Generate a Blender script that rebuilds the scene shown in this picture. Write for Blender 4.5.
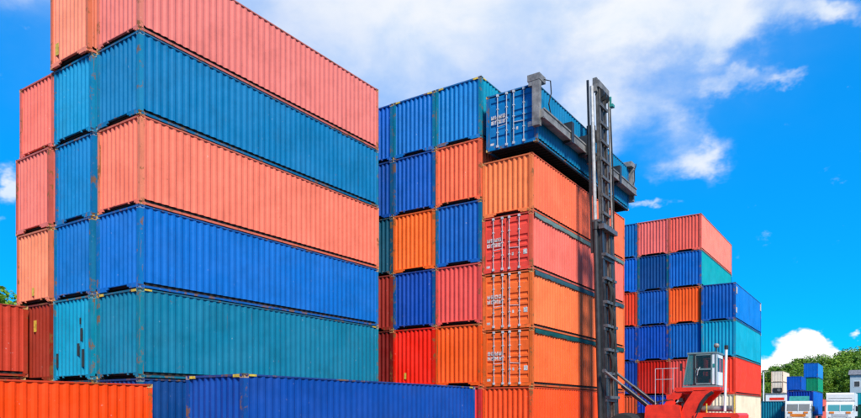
import bpy, bmesh, math, random
from mathutils import Vector, Matrix
for o in list(bpy.data.objects): bpy.data.objects.remove(o, do_unlink=True)
S = bpy.context.scene
R = math.radians
COL = S.collection

# ------------------------------------------------------------------ camera
# World: +X runs along the containers' long sides, +Y across the rows, Z up (metres).
FPX, CX, HOR, TH, EYE = 681.62, 430.5, 410.64, 0.5931, 1.573     # focal length / horizon in photo pixels
cam = bpy.data.cameras.new('camera'); cam_o = bpy.data.objects.new('camera', cam); COL.objects.link(cam_o)
cam.sensor_fit = 'HORIZONTAL'; cam.sensor_width = 36; cam.lens = FPX / 861 * 36
cam.shift_y = (HOR - 209) / 861
cam.clip_start = 0.1; cam.clip_end = 6000
cam_o.location = (0, 0, EYE); cam_o.rotation_euler = (R(90), 0, TH - R(90))
S.camera = cam_o
FWD = Vector((math.cos(TH), math.sin(TH), 0)); RGT = Vector((math.sin(TH), -math.cos(TH), 0))
def at(px, d, z=0.0):
    v = FWD * d + RGT * ((px - CX) / FPX * d); return Vector((v.x, v.y, z))
def zat(py, d): return EYE + (HOR - py) * d / FPX

# ------------------------------------------------------------------ light
SUN_EL = R(41); SUN_AZ = (-0.60, -0.80)
sun = bpy.data.lights.new('sun', 'SUN'); sun.energy = 3.2; sun.angle = R(12); sun.color = (1.0, 0.94, 0.84)
sun_o = bpy.data.objects.new('sun', sun); COL.objects.link(sun_o)
sd = Vector((SUN_AZ[0] * math.cos(SUN_EL), SUN_AZ[1] * math.cos(SUN_EL), math.sin(SUN_EL))).normalized()
sun_o.rotation_euler = sd.to_track_quat('Z', 'Y').to_euler(); sun_o.location = (0, 0, 60)

S.view_settings.view_transform = 'Standard'; S.view_settings.look = 'None'
S.view_settings.gamma = 1; S.view_settings.use_curve_mapping = False
S.view_settings.exposure = 0.85

# ------------------------------------------------------------------ world: sky and clouds
W_ = bpy.data.worlds.new('World'); S.world = W_; W_.use_nodes = True
nt = W_.node_tree; nt.nodes.clear()
def N(tree, t, **kw):
    n = tree.nodes.new(t)
    for k, v in kw.items(): setattr(n, k, v)
    return n
def M(tree, op, a, b=None, c=None, clamp=False):
    n = tree.nodes.new('ShaderNodeMath'); n.operation = op; n.use_clamp = clamp
    for i, v in enumerate((a, b, c)):
        if v is None: continue
        if isinstance(v, (int, float)): n.inputs[i].default_value = v
        else: tree.links.new(v, n.inputs[i])
    return n.outputs[0]
def MIX(tree, fac, a, b, mode='MIX'):
    n = tree.nodes.new('ShaderNodeMix'); n.data_type = 'RGBA'; n.blend_type = mode
    for i, v in ((0, fac), (6, a), (7, b)):
        if isinstance(v, (int, float)): n.inputs[i].default_value = v
        elif isinstance(v, tuple): n.inputs[i].default_value = (*v[:3], 1)
        else: tree.links.new(v, n.inputs[i])
    return n.outputs[2]
def rng(t, v, lo, hi, a=0.0, b=1.0):
    n = N(t, 'ShaderNodeMapRange'); n.inputs[1].default_value = lo; n.inputs[2].default_value = hi
    n.inputs[3].default_value = a; n.inputs[4].default_value = b; t.links.new(v, n.inputs[0]); return n.outputs[0]
SKY_B = 3.3
sky = N(nt, 'ShaderNodeTexSky', sky_type='NISHITA')
sky.sun_disc = False; sky.sun_elevation = SUN_EL; sky.sun_rotation = math.atan2(SUN_AZ[0], SUN_AZ[1])
sky.altitude = 0; sky.air_density = 1.0; sky.dust_density = 0.3; sky.ozone_density = 3.0
# deep saturated blue: keep the sky model's brightness, pull its hue towards azure
sk = N(nt, 'ShaderNodeSeparateColor'); nt.links.new(sky.outputs[0], sk.inputs[0])
ratio = M(nt, 'DIVIDE', sk.outputs[1], M(nt, 'MAXIMUM', sk.outputs[2], .01))
bl = M(nt, 'MULTIPLY', M(nt, 'POWER', M(nt, 'MAXIMUM', sk.outputs[2], .01), 0.35), SKY_B)
gr = M(nt, 'MULTIPLY', bl, rng(nt, ratio, .45, .95, .27, .56))
ck = N(nt, 'ShaderNodeCombineColor'); nt.links.new(M(nt, 'MULTIPLY', bl, .003), ck.inputs[0]); nt.links.new(gr, ck.inputs[1]); nt.links.new(bl, ck.inputs[2])
tint = ck.outputs[0]
tc = N(nt, 'ShaderNodeTexCoord'); sx = N(nt, 'ShaderNodeSeparateXYZ'); nt.links.new(tc.outputs['Generated'], sx.inputs[0])
X, Y, Z = sx.outputs
az = M(nt, 'ARCTAN2', Y, X); el = M(nt, 'ARCSINE', Z)
cv = N(nt, 'ShaderNodeCombineXYZ'); nt.links.new(az, cv.inputs[0]); nt.links.new(M(nt, 'MULTIPLY', el, 1.5), cv.inputs[1])
def noise(tree, vec, scale, detail=6, rough=0.55, off=0.0, dist=0.0):
    n = N(tree, 'ShaderNodeTexNoise'); n.inputs['Scale'].default_value = scale; n.inputs['Detail'].default_value = detail
    n.inputs['Roughness'].default_value = rough; n.inputs['Distortion'].default_value = dist
    if off:
        a = N(tree, 'ShaderNodeVectorMath', operation='ADD'); a.inputs[1].default_value = (off, off * .7, off * .3)
        tree.links.new(vec, a.inputs[0]); vec = a.outputs[0]
    tree.links.new(vec, n.inputs['Vector']); return n
nw = noise(nt, cv.outputs[0], 9, 5, 0.6, 3.3)
ws = N(nt, 'ShaderNodeSeparateColor'); nt.links.new(nw.outputs['Color'], ws.inputs[0])
azw = M(nt, 'ADD', az, M(nt, 'MULTIPLY', M(nt, 'SUBTRACT', ws.outputs[0], 0.5), 0.16))
elw = M(nt, 'ADD', el, M(nt, 'MULTIPLY', M(nt, 'SUBTRACT', ws.outputs[1], 0.5), 0.11))
def blob(px, py, rx, ry, amp, tilt=0.0):
    """one cloud: its bearing and height above the horizon, its half sizes (photo pixels turned to angles)"""
    a0 = TH - math.atan((px - CX) / FPX); h = math.hypot(FPX, px - CX); e0 = math.atan((HOR - py) / h)
    ra = rx * FPX / h ** 2; re = ry / h * math.cos(e0)
    dx = M(nt, 'DIVIDE', M(nt, 'SUBTRACT', azw, a0), ra); dy = M(nt, 'DIVIDE', M(nt, 'SUBTRACT', elw, e0), re)
    if tilt: dy = M(nt, 'SUBTRACT', dy, M(nt, 'MULTIPLY', dx, tilt))
    q = M(nt, 'ADD', M(nt, 'MULTIPLY', dx, dx), M(nt, 'MULTIPLY', dy, dy))
    return M(nt, 'MULTIPLY', M(nt, 'EXPONENT', M(nt, 'MULTIPLY', q, -1.0)), amp)
def total(bl):
    t = None
    for b in bl:
        g = blob(*b); t = g if t is None else M(nt, 'ADD', t, g)
    return t
veil = total([(440, -50, 290, 120, 1.0), (390, 80, 250, 85, .42), (10, -20, 70, 25, .5)])
heap = total([(645, 10, 118, 50, .98), (740, 25, 46, 26, .6, -.3), (590, 122, 44, 38, .55), (625, 95, 40, 30, .35), (694, 152, 40, 17, .85),
              (672, 112, 30, 22, .45), (735, 82, 34, 12, .55, .5), (778, 88, 14, 6, .4), (828, 8, 38, 16, .8, .5), (560, 150, 40, 30, .5), (6, 186, 17, 17, 1.3),
              (662, 206, 14, 5, .6), (765, 215, 15, 6, .15)])
cum = total([(815, 354, 44, 13, 1.6), (800, 340, 17, 15, 1.2), (808, 328, 10, 9, .7, .6), (832, 351, 26, 9, 1.0), (775, 366, 40, 10, 1.2), (858, 324, 14, 3, .7), (700, 385, 120, 14, .8)])
fb = noise(nt, cv.outputs[0], 7, 8, 0.58, 0.0, 0.3).outputs['Fac']
fb2 = noise(nt, cv.outputs[0], 22, 7, 0.6, 7.7).outputs['Fac']
def smooth(v, lo, hi):
    n = N(nt, 'ShaderNodeMapRange', interpolation_type='SMOOTHSTEP'); n.inputs[1].default_value = lo; n.inputs[2].default_value = hi
    nt.links.new(v, n.inputs[0]); return n.outputs[0]
a1 = smooth(M(nt, 'MULTIPLY', veil, M(nt, 'ADD', 0.70, M(nt, 'MULTIPLY', fb, 0.55))), 0.0, 1.25)
a2 = smooth(M(nt, 'ADD', M(nt, 'MULTIPLY', heap, M(nt, 'ADD', 0.35, M(nt, 'MULTIPLY', fb, 1.2))), M(nt, 'MULTIPLY', M(nt, 'SUBTRACT', fb2, 0.5), 0.35)), 0.12, 0.95)
a3 = smooth(M(nt, 'ADD', cum, M(nt, 'MULTIPLY', M(nt, 'SUBTRACT', fb2, 0.5), 2.0)), 0.30, 1.0)
# beyond the part of the sky the photograph shows, the same scattered clouds go on
off_az = M(nt, 'ABSOLUTE', M(nt, 'SUBTRACT', az, TH)); beyond = smooth(off_az, 0.75, 1.1)
wide = noise(nt, cv.outputs[0], 2.6, 7, 0.55, 11.0).outputs['Fac']
a4 = M(nt, 'MULTIPLY', M(nt, 'MULTIPLY', smooth(wide, 0.50, 0.66), 0.85), beyond)
inv = lambda v: M(nt, 'SUBTRACT', 1.0, v)
clear = M(nt, 'MULTIPLY', M(nt, 'MULTIPLY', inv(M(nt, 'MULTIPLY', a1, .93)), inv(M(nt, 'MULTIPLY', a2, .9))), M(nt, 'MULTIPLY', inv(a3), inv(a4)))
cloud_fac = inv(clear)
cc = MIX(nt, smooth(fb, 0.3, 0.65), (4.3, 4.9, 5.6), (5.4, 5.5, 5.6))
cc = MIX(nt, a3, cc, (6.2, 6.2, 6.2))
wcol = MIX(nt, cloud_fac, tint, cc)
bg = N(nt, 'ShaderNodeBackground'); bg.inputs['Strength'].default_value = 0.10
nt.links.new(wcol, bg.inputs['Color'])
wo = N(nt, 'ShaderNodeOutputWorld'); nt.links.new(bg.outputs[0], wo.inputs['Surface'])

# ------------------------------------------------------------------ materials
def lin(c):
    return tuple(((v / 255) / 12.92 if v / 255 <= .04045 else ((v / 255 + .055) / 1.055) ** 2.4) for v in c)
def newmat(name):
    m = bpy.data.materials.new(name); m.use_nodes = True
    t = m.node_tree; b = t.nodes['Principled BSDF']; return m, t, b
def objvec(t, stretch=(1, 1, 1)):
    tc = N(t, 'ShaderNodeTexCoord'); oi = N(t, 'ShaderNodeObjectInfo')
    mp = N(t, 'ShaderNodeVectorMath', operation='MULTIPLY'); mp.inputs[1].default_value = stretch
    t.links.new(tc.outputs['Object'], mp.inputs[0])
    a = N(t, 'ShaderNodeVectorMath', operation='ADD'); t.links.new(mp.outputs[0], a.inputs[0])
    s = M(t, 'MULTIPLY', oi.outputs['Random'], 57.0); t.links.new(s, a.inputs[1]); return a.outputs[0], oi
def paint(name, rust=0.5, fade=0.35, rough=0.5, rustcol=(.16, .055, .02), th=.69):
    """sun-bleached, scuffed enamel; the colour comes from each object"""
    m, t, b = newmat(name)
    v, oi = objvec(t); vs, _ = objvec(t, (3.2, 3.2, .22)); c = oi.outputs['Color']
    n1 = noise(t, v, .55, 4, .6).outputs['Fac']
    pale = MIX(t, 1.0, MIX(t, .03, c, (.6, .58, .56)), (1.22, 1.22, 1.22), 'MULTIPLY')
    c1 = MIX(t, rng(t, n1, .42, .72, 0, fade), c, pale)
    n2 = noise(t, vs, 1.6, 6, .65, 5.0).outputs['Fac']                       # rain streaks
    c2 = MIX(t, rng(t, n2, .50, .78, 0, .30), c1, MIX(t, 1.0, c1, (.42, .42, .45), 'MULTIPLY'))
    nd = noise(t, v, .8, 7, .66, 14.0).outputs['Fac']                       # broad grime
    c2 = MIX(t, rng(t, nd, .48, .66, 0, .42), c2, MIX(t, 1.0, c2, (.66, .64, .62), 'MULTIPLY'))
    vr, _ = objvec(t, (9.0, 9.0, .55)); nr = noise(t, vr, 1.3, 5, .6, 21.0).outputs['Fac']   # thin rust runs down the ribs
    c2 = MIX(t, M(t, 'MULTIPLY', rng(t, nr, .66, .74), rng(t, nd, .46, .58, 0, .5)), c2, (.13, .06, .03))
    n3 = noise(t, v, 2.2, 8, .72, 9.0).outputs['Fac']                        # rust blooms and scuffs
    n3b = noise(t, vs, 2.6, 6, .7, 2.0).outputs['Fac']
    rm = M(t, 'MAXIMUM', rng(t, n3, th, th + .06), rng(t, n3b, th + .04, th + .10))
    c3 = MIX(t, M(t, 'MULTIPLY', rm, rust), c2, rustcol)
    n4 = noise(t, v, 9, 3, .6, 4.0).outputs['Fac']
    c4 = MIX(t, M(t, 'MULTIPLY', rng(t, n4, .70, .76), .25), c3, (.7, .68, .64))
    t.links.new(c4, b.inputs['Base Color'])
    t.links.new(rng(t, n1, .3, .7, rough - .08, rough + .16), b.inputs['Roughness'])
    b.inputs['Specular IOR Level'].default_value = .12
    bp = N(t, 'ShaderNodeBump'); bp.inputs['Strength'].default_value = .5; bp.inputs['Distance'].default_value = .05
    t.links.new(noise(t, v, 1.6, 4, .5, 1.0).outputs['Fac'], bp.inputs['Height']); t.links.new(bp.outputs[0], b.inputs['Normal'])
    return m
def plain(name, col, rough=.6, metal=0.0, var=.25, scale=4.0, spec=.4):
    m, t, b = newmat(name); v, oi = objvec(t)
    n1 = noise(t, v, scale, 6, .65).outputs['Fac']
    dk = tuple(x * (1 - var) for x in col); lt = tuple(min(1, x * (1 + var * .6)) for x in col)
    t.links.new(MIX(t, rng(t, n1, .35, .65), dk, lt), b.inputs['Base Color'])
    b.inputs['Roughness'].default_value = rough; b.inputs['Metallic'].default_value = metal
    b.inputs['Specular IOR Level'].default_value = spec; return m
P_BODY = paint('container_paint', .8, .4, th=.665)
P_FRAME = paint('container_frame_paint', .85, .4, .55, (.20, .095, .03), .55)
P_MACH = paint('machine_paint', .35, .2, .38)
def casting_mat():
    m, t, b = newmat('casting_steel'); v, oi = objvec(t)
    n1 = noise(t, v, 6, 6, .7).outputs['Fac']; r = oi.outputs['Random']
    rust = MIX(t, rng(t, n1, .35, .65), (.20, .10, .035), (.50, .31, .10))
    t.links.new(MIX(t, rng(t, r, .1, .9, .25, 1.0), oi.outputs['Color'], rust), b.inputs['Base Color'])
    b.inputs['Roughness'].default_value = .75; return m
M_CAST = casting_mat()
M_UNDER = plain('underframe_steel', (.018, .016, .015), .85)
M_ZINC = plain('galvanised_bar', (.50, .51, .52), .45, .1, .2)
M_WHITE = plain('white_decal', (.58, .52, .48), .6, 0, .6, 14)
M_YEL = plain('yellow_marking', (.62, .42, .05), .6, 0, .45, 8)
M_RUBBER = plain('rubber', (.02, .02, .02), .8)
M_BLACK = plain('black_steel', (.028, .028, .03), .42, .0, .4, 3)
M_GREY = plain('weathered_grey_steel', (.22, .205, .19), .55, .1, .5, 2.5)
M_STEELD = plain('dark_grey_steel', (.10, .10, .105), .45, .1, .4, 3)
M_CHROME = plain('chrome_rod', (.40, .385, .37), .4, .2, .35)
M_MASTH = plain('weathered_mast_head', (.19, .175, .16), .55, .1, .5, 3)
M_MAST = plain('greasy_mast_steel', (.115, .105, .095), .5, .1, .55, 2.5)
M_RED = plain('red_machine_paint', (.80, .034, .010), .42, 0, .26, 2.2)
M_TEALP = plain('teal_green_paint', (.03, .25, .22), .5)
M_WPAINT = plain('white_vehicle_paint', (.78, .78, .76), .35, 0, .1, 1.5)
M_DARK = plain('dark_interior', (.015, .016, .018), .6)
M_ORANGE = plain('orange_lens', (.75, .22, .03), .3)
M_SEAT = plain('red_seat_fabric', (.5, .03, .02), .8)
def glass(name, col, a):
    m, t, b = newmat(name); b.inputs['Base Color'].default_value = (*col, 1); b.inputs['Roughness'].default_value = .06
    b.inputs['Alpha'].default_value = a; b.inputs['Specular IOR Level'].default_value = .6; return m
M_GLASS = glass('tinted_glass', (.06, .20, .20), .55)
M_GLASS_D = glass('dark_glass', (.012, .018, .02), .5)
M_GLASS_T = glass('blue_green_glass', (.05, .30, .33), .9)
def ground_mat():
    m, t, b = newmat('yard_asphalt'); tc = N(t, 'ShaderNodeTexCoord'); v = tc.outputs['Object']
    n1 = noise(t, v, .12, 6, .6).outputs['Fac']; n2 = noise(t, v, 14, 4, .6).outputs['Fac']
    c = MIX(t, rng(t, n1, .35, .65), (.075, .072, .068), (.13, .125, .115))
    c = MIX(t, rng(t, n2, .4, .7, 0, .4), c, (.05, .05, .05)); t.links.new(c, b.inputs['Base Color']); b.inputs['Roughness'].default_value = .9
    return m
def leaf_mat(name, c0, c1):
    m, t, b = newmat(name); v, oi = objvec(t)
    g = N(t, 'ShaderNodeNewGeometry')
    n1 = noise(t, v, .5, 3, .6).outputs['Fac']
    c = MIX(t, rng(t, n1, .35, .65), c0, c1)
    c = MIX(t, M(t, 'MULTIPLY', g.outputs['Random Per Island'], .45), c, (.24, .30, .015))
    t.links.new(c, b.inputs['Base Color']); b.inputs['Roughness'].default_value = .65
    tr = N(t, 'ShaderNodeBsdfTranslucent'); t.links.new(c, tr.inputs['Color'])
    mx = N(t, 'ShaderNodeMixShader'); mx.inputs[0].default_value = .3
    t.links.new(b.outputs[0], mx.inputs[1]); t.links.new(tr.outputs[0], mx.inputs[2])
    t.links.new(mx.outputs[0], t.nodes['Material Output'].inputs['Surface']); return m
M_LEAF = leaf_mat('foliage', (.045, .14, .005), (.12, .29, .010))
M_LEAF2 = leaf_mat('foliage_yellow', (.08, .20, .007), (.20, .36, .013))
M_BARK = plain('bark', (.11, .08, .055), .9, 0, .4, 2)

# ------------------------------------------------------------------ mesh helpers
class MB:
    def __init__(s): s.v = []; s.f = []
    def box(s, x0, y0, z0, x1, y1, z1):
        x0, x1 = sorted((x0, x1)); y0, y1 = sorted((y0, y1)); z0, z1 = sorted((z0, z1)); i = len(s.v)
        s.v += [(x0, y0, z0), (x1, y0, z0), (x1, y1, z0), (x0, y1, z0), (x0, y0, z1), (x1, y0, z1), (x1, y1, z1), (x0, y1, z1)]
        s.f += [tuple(i + k for k in q) for q in ((0, 3, 2, 1), (4, 5, 6, 7), (0, 1, 5, 4), (1, 2, 6, 5), (2, 3, 7, 6), (3, 0, 4, 7))]; return s
    def tube(s, pts, r, n=10, cap=True):
        pts = [Vector(p) for p in pts]; rs = r if isinstance(r, (list, tuple)) else [r] * len(pts); base = len(s.v); a = None
        for k, p in enumerate(pts):
            d = (pts[min(k + 1, len(pts) - 1)] - pts[max(k - 1, 0)]).normalized()
            if a is None: a = d.orthogonal().normalized()
            a = (a - d * a.dot(d)).normalized(); b = d.cross(a)
            for j in range(n):
                t = 2 * math.pi * j / n; s.v.append(tuple(p + (a * math.cos(t) + b * math.sin(t)) * rs[k]))
        for k in range(len(pts) - 1):
            for j in range(n):
                s.f.append((base + k * n + j, base + k * n + (j + 1) % n, base + (k + 1) * n + (j + 1) % n, base + (k + 1) * n + j))
        if cap:
            s.f.append(tuple(base + j for j in reversed(range(n)))); s.f.append(tuple(base + (len(pts) - 1) * n + j for j in range(n)))
        return s
    def prism(s, prof, axis, t0, t1):
        """closed outline (a list of 2D points) swept along one axis"""
        i = len(s.v); n = len(prof)
        for t in (t0, t1):
            for (p, q) in prof: s.v.append({'x': (t, p, q), 'y': (p, t, q), 'z': (p, q, t)}[axis])
        for k in range(n): s.f.append((i + k, i + (k + 1) % n, i + n + (k + 1) % n, i + n + k))
        s.f.append(tuple(i + k for k in reversed(range(n)))); s.f.append(tuple(i + n + k for k in range(n))); return s
    def beam(s, p0, p1, w, h):
        """rectangular bar between two points"""
        p0, p1 = Vector(p0), Vector(p1); d = (p1 - p0).normalized(); up = Vector((0, 0, 1)) if abs(d.z) < .95 else Vector((1, 0, 0))
        a = d.cross(up).normalized(); b = a.cross(d); i = len(s.v)
        for p in (p0, p1):
            for (u, v) in ((-1, -1), (1, -1), (1, 1), (-1, 1)): s.v.append(tuple(p + a * (u * w / 2) + b * (v * h / 2)))
        s.f += [tuple(i + k for k in q) for q in ((0, 1, 2, 3), (7, 6, 5, 4), (0, 4, 5, 1), (1, 5, 6, 2), (2, 6, 7, 3), (3, 7, 4, 0))]; return s
    def mesh(s, name, mat, shift=None, fix=True):
        v = s.v if shift is None else [(a - shift[0], b - shift[1], c - shift[2]) for a, b, c in s.v]
        me = bpy.data.meshes.new(name); me.from_pydata(v, [], s.f); 
        if fix:
            bm = bmesh.new(); bm.from_mesh(me); bmesh.ops.recalc_face_normals(bm, faces=bm.faces); bm.to_mesh(me); bm.free()
        me.materials.append(mat); return me
def link(name, me, parent=None, color=None, loc=None):
    o = bpy.data.objects.new(name, me); COL.objects.link(o)
    if parent is not None: o.parent = parent
    if color is not None: o.color = (*color[:3], 1)
    if loc is not None: o.location = loc
    return o
def thing(name, label, cat, loc, group=None):
    o = bpy.data.objects.new(name, None); COL.objects.link(o); o.location = loc; o.empty_display_size = .3
    o['label'] = label; o['category'] = cat
    if group: o['group'] = group
    return o
CACHE = {}
def cached(key, fn):
    if key not in CACHE: CACHE[key] = fn()
    return CACHE[key]

# ------------------------------------------------------------------ ground
gm = MB(); gs = 2600
gm.v = [(-gs, -gs, 0), (gs, -gs, 0), (gs, gs, 0), (-gs, gs, 0)]; gm.f = [(0, 1, 2, 3)]
g = link('ground', gm.mesh('ground', ground_mat())); g['kind'] = 'structure'

# ------------------------------------------------------------------ shipping containers
CL, CW = 12.192, 2.438
def wave(n0, n1, pitch, y_out, depth):
    """trapezoid corrugation: list of (position, offset) from n0 to n1"""
    k = max(1, round((n1 - n0) / pitch)); p = (n1 - n0) / k; out = []
    for i in range(k):
        s = n0 + i * p
        out += [(s, y_out), (s + p * .26, y_out), (s + p * .5, y_out - depth), (s + p * .76, y_out - depth)]
    out.append((n1, y_out)); return out
def m_casting():
    def mk():
        me = bpy.data.meshes.new('corner_casting'); bm = bmesh.new(); bmesh.ops.create_cube(bm, size=1)
        bmesh.ops.scale(bm, vec=(.178, .162, .118), verts=bm.verts); bm.faces.ensure_lookup_table()
        fs = list(bm.faces); bmesh.ops.inset_individual(bm, faces=fs, thickness=.032)
        for f in fs:
            n = f.normal.copy(); bmesh.ops.translate(bm, verts=f.verts, vec=-n * .035)
        bm.to_mesh(me); bm.free(); me.materials.append(M_CAST); return me
    return cached('casting', mk)
def m_post(h): return cached(('post', h), lambda: MB().box(-.075, -.07, .118, .075, .07, h - .118).mesh('corner_post', P_FRAME))
def m_side(L, h):
    def mk():
        m = MB(); a = L / 2 - .13
        for (x, y) in wave(-a, a, .278, .0, -.033): m.v += [(x, y, .20), (x, y, h - .058)]
        n = len(m.v) // 2
        m.f = [(2 * i, 2 * i + 2, 2 * i + 3, 2 * i + 1) for i in range(n - 1)]
        return m.mesh('side_panel', P_BODY)
    return cached(('side', L, h), mk)
def m_end(h):
    def mk():
        m = MB(); b = CW / 2 - .12
        for (y, x) in wave(-b, b, .245, .0, .056): m.v += [(-x, y, .17), (-x, y, h - .072)]
        n = len(m.v) // 2; m.f = [(2 * i, 2 * i + 1, 2 * i + 3, 2 * i + 2) for i in range(n - 1)]
        return m.mesh('end_panel', P_BODY)
    return cached(('end', h), mk)
def m_brail(L):
    a = L / 2 - .09
    return cached(('brail', L), lambda: MB().box(-a, -.006, .022, a, .10, .092).mesh('bottom_side_rail', P_FRAME))
def m_trail(L, h):
    a = L / 2 - .09
    return cached(('trail', L, h), lambda: MB().box(-a, -.006, h - .058, a, .06, h - .014).mesh('top_side_rail', P_FRAME))
def m_header(h):
    b = CW / 2 - .082
    return cached(('header', h), lambda: MB().box(-.006, -b, h - .072, .09, b, h - .012).mesh('end_header', P_FRAME))
def m_sill(notch):
    b = CW / 2 - .082
    def mk():
        m = MB()
        if notch:      # gooseneck tunnel: open slot under the sill, with short lugs beside it
            w = {1: .66, 2: .98}[notch]
            m.box(-.006, -b, .03, .08, -w, .185).box(-.006, w, .03, .08, b, .185).box(-.003, -w, .155, .08, w, .185)
            for q in (-1, 1): m.box(-.004, q * w, .085, .06, q * (w - .1), .155); m.box(-.005, q * .60, .10, .05, q * .54, .155)
        else: m.box(-.006, -b, .025, .08, b, .165)
        return m.mesh('end_sill', P_FRAME)
    return cached(('sill', notch), mk)
def m_roof(L, h):
    return cached(('roof', L, h), lambda: MB().box(-L / 2 + .09, -CW / 2 + .06, h - .045, L / 2 - .09, CW / 2 - .06, h - .016).mesh('roof_panel', P_BODY))
def m_under(L):
    def mk():
        m = MB().box(-L / 2 + .14, -CW / 2 + .085, .10, L / 2 - .14, CW / 2 - .085, .24); x = -L / 2 + .35
        while x < L / 2 - .2: m.box(x - .02, -CW / 2 + .13, .03, x + .02, CW / 2 - .13, .10); x += .31
        return m.mesh('underframe', M_UNDER)
    return cached(('under', L), mk)
GROOVE = {0: (.86, .55, .40, .17), 1: (.87, .60, .475, .355, .13)}
def m_door(h, which):
    def mk():
        z0, z1 = .175, h - .125; H = z1 - z0; prof = [(.10, z0), (0, z0)]
        for q in sorted(GROOVE[which]):
            z = z0 + q * H; prof += [(0, z - .085), (.045, z - .045), (.045, z + .045), (0, z + .085)]
        prof += [(0, z1), (.10, z1)]
        y0, y1 = (.03, CW / 2 - .16) if which == 0 else (-CW / 2 + .16, -.03)
        m = MB(); m.prism(prof, 'y', y0 + .05, y1 - .05)
        m.box(-.008, y0, z0, .1, y0 + .05, z1).box(-.008, y1 - .05, z0, .1, y1, z1)
        return m.mesh('door', P_BODY)
    return cached(('door', h, which), mk)
def m_bar(h, y):
    def mk():
        m = MB().tube([(-.05, y, .10), (-.05, y, h - .05)], .017, 8)
        for z in (.14, h - .11): m.box(-.085, y - .045, z - .05, -.008, y + .045, z + .05)
        for z in (.75, h * .52, h - .7): m.box(-.07, y - .04, z - .022, -.01, y + .04, z + .022)
        return m.mesh('locking_bar', M_ZINC)
    return cached(('bar', h, y), mk)
def m_handle(y, z, s): return cached(('handle', y, z, s), lambda: MB().tube([(-.075, y, z), (-.075, y + s * .42, z + .03)], .016, 6).mesh('door_handle', M_ZINC))
def m_marks(h, seed, row):
    """one row of worn white block characters, or the small line at the foot of the door"""
    def mk():
        rnd = random.Random(seed * 7 + row); m = MB(); y0 = CW / 2 - .24; y = y0
        if row == 2: return m.box(-.0045, y0 + .04, h * .10, -.001, y0 - .14, h * .14).mesh('lettering', M_WHITE)
        z = h * (.555, .465)[row]
        for k in range(4):
            w, t, hh = .145, .042, .16
            segs = [(0, 0, t, hh), (w - t, 0, w, hh), (0, 0, w, t), (0, hh - t, w, hh), (0, hh / 2 - t / 2, w, hh / 2 + t / 2)]
            for q, sgm in enumerate(rnd.sample(segs, 4)): m.box(-.0045 - q * .0005, y - sgm[0], z + sgm[1], -.001, y - sgm[2], z + sgm[3])
            y -= .185
        return m.mesh('lettering', M_WHITE)
    return cached(('marks', h, seed, row), mk)
def m_plate(h):
    return cached(('plate', h), lambda: MB().box(-.012, -.98, h * .275, -.001, -.80, h * .36).box(-.006, -.33, h * .28, -.001, -.25, h * .33).mesh('data_plate', M_WHITE))
def m_mark(L, h, k):
    """yellow height warning at one top corner: k 0, 1 on the end header, 2, 3 on the side rail"""
    def mk():
        b = CW / 2
        bx_ = ((-L / 2 - .006, -b + .17, h - .095, -L / 2 + .02, -b + .42, h - .02), (-L / 2 - .006, b - .42, h - .095, -L / 2 + .02, b - .17, h - .02),
               (-L / 2 + .19, -b - .008, h - .07, -L / 2 + .45, -b + .02, h - .018), (L / 2 - .45, -b - .008, h - .07, L / 2 - .19, -b + .02, h - .018))[k]
        return MB().box(*bx_).mesh('height_marking', M_YEL)
    return cached(('hm', L, h, k), mk)
def m_tarp(L, h, seed):
    def mk():
        rnd = random.Random(seed); m = MB(); n = 60; a = L / 2 - .2; rows = []
        for i in range(n + 1):
            x = -a + 2 * a * i / n; w = .012 * math.sin(i * .9 + seed) + rnd.uniform(-.006, .006); lo = h - .20 + rnd.uniform(-.02, .02)
            rows.append([(x, -CW / 2 + .35, h - .006), (x, -CW / 2 - .022 + w * .4, h - .008), (x, -CW / 2 - .035 + w, h - .11), (x, -CW / 2 - .03 + w, lo), (x, -CW / 2 - .018 + w, lo)])
        for r in rows: m.v += r
        for i in range(n):
            for j in range(4): q = i * 5 + j; m.f.append((q, q + 5, q + 6, q + 1))
        return m.mesh('tarpaulin', paint_tarp)
    return cached(('tarp', L, h, seed), mk)
paint_tarp = paint('tarpaulin_cloth', .2, .7, .6, (.5, .5, .48))

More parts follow.
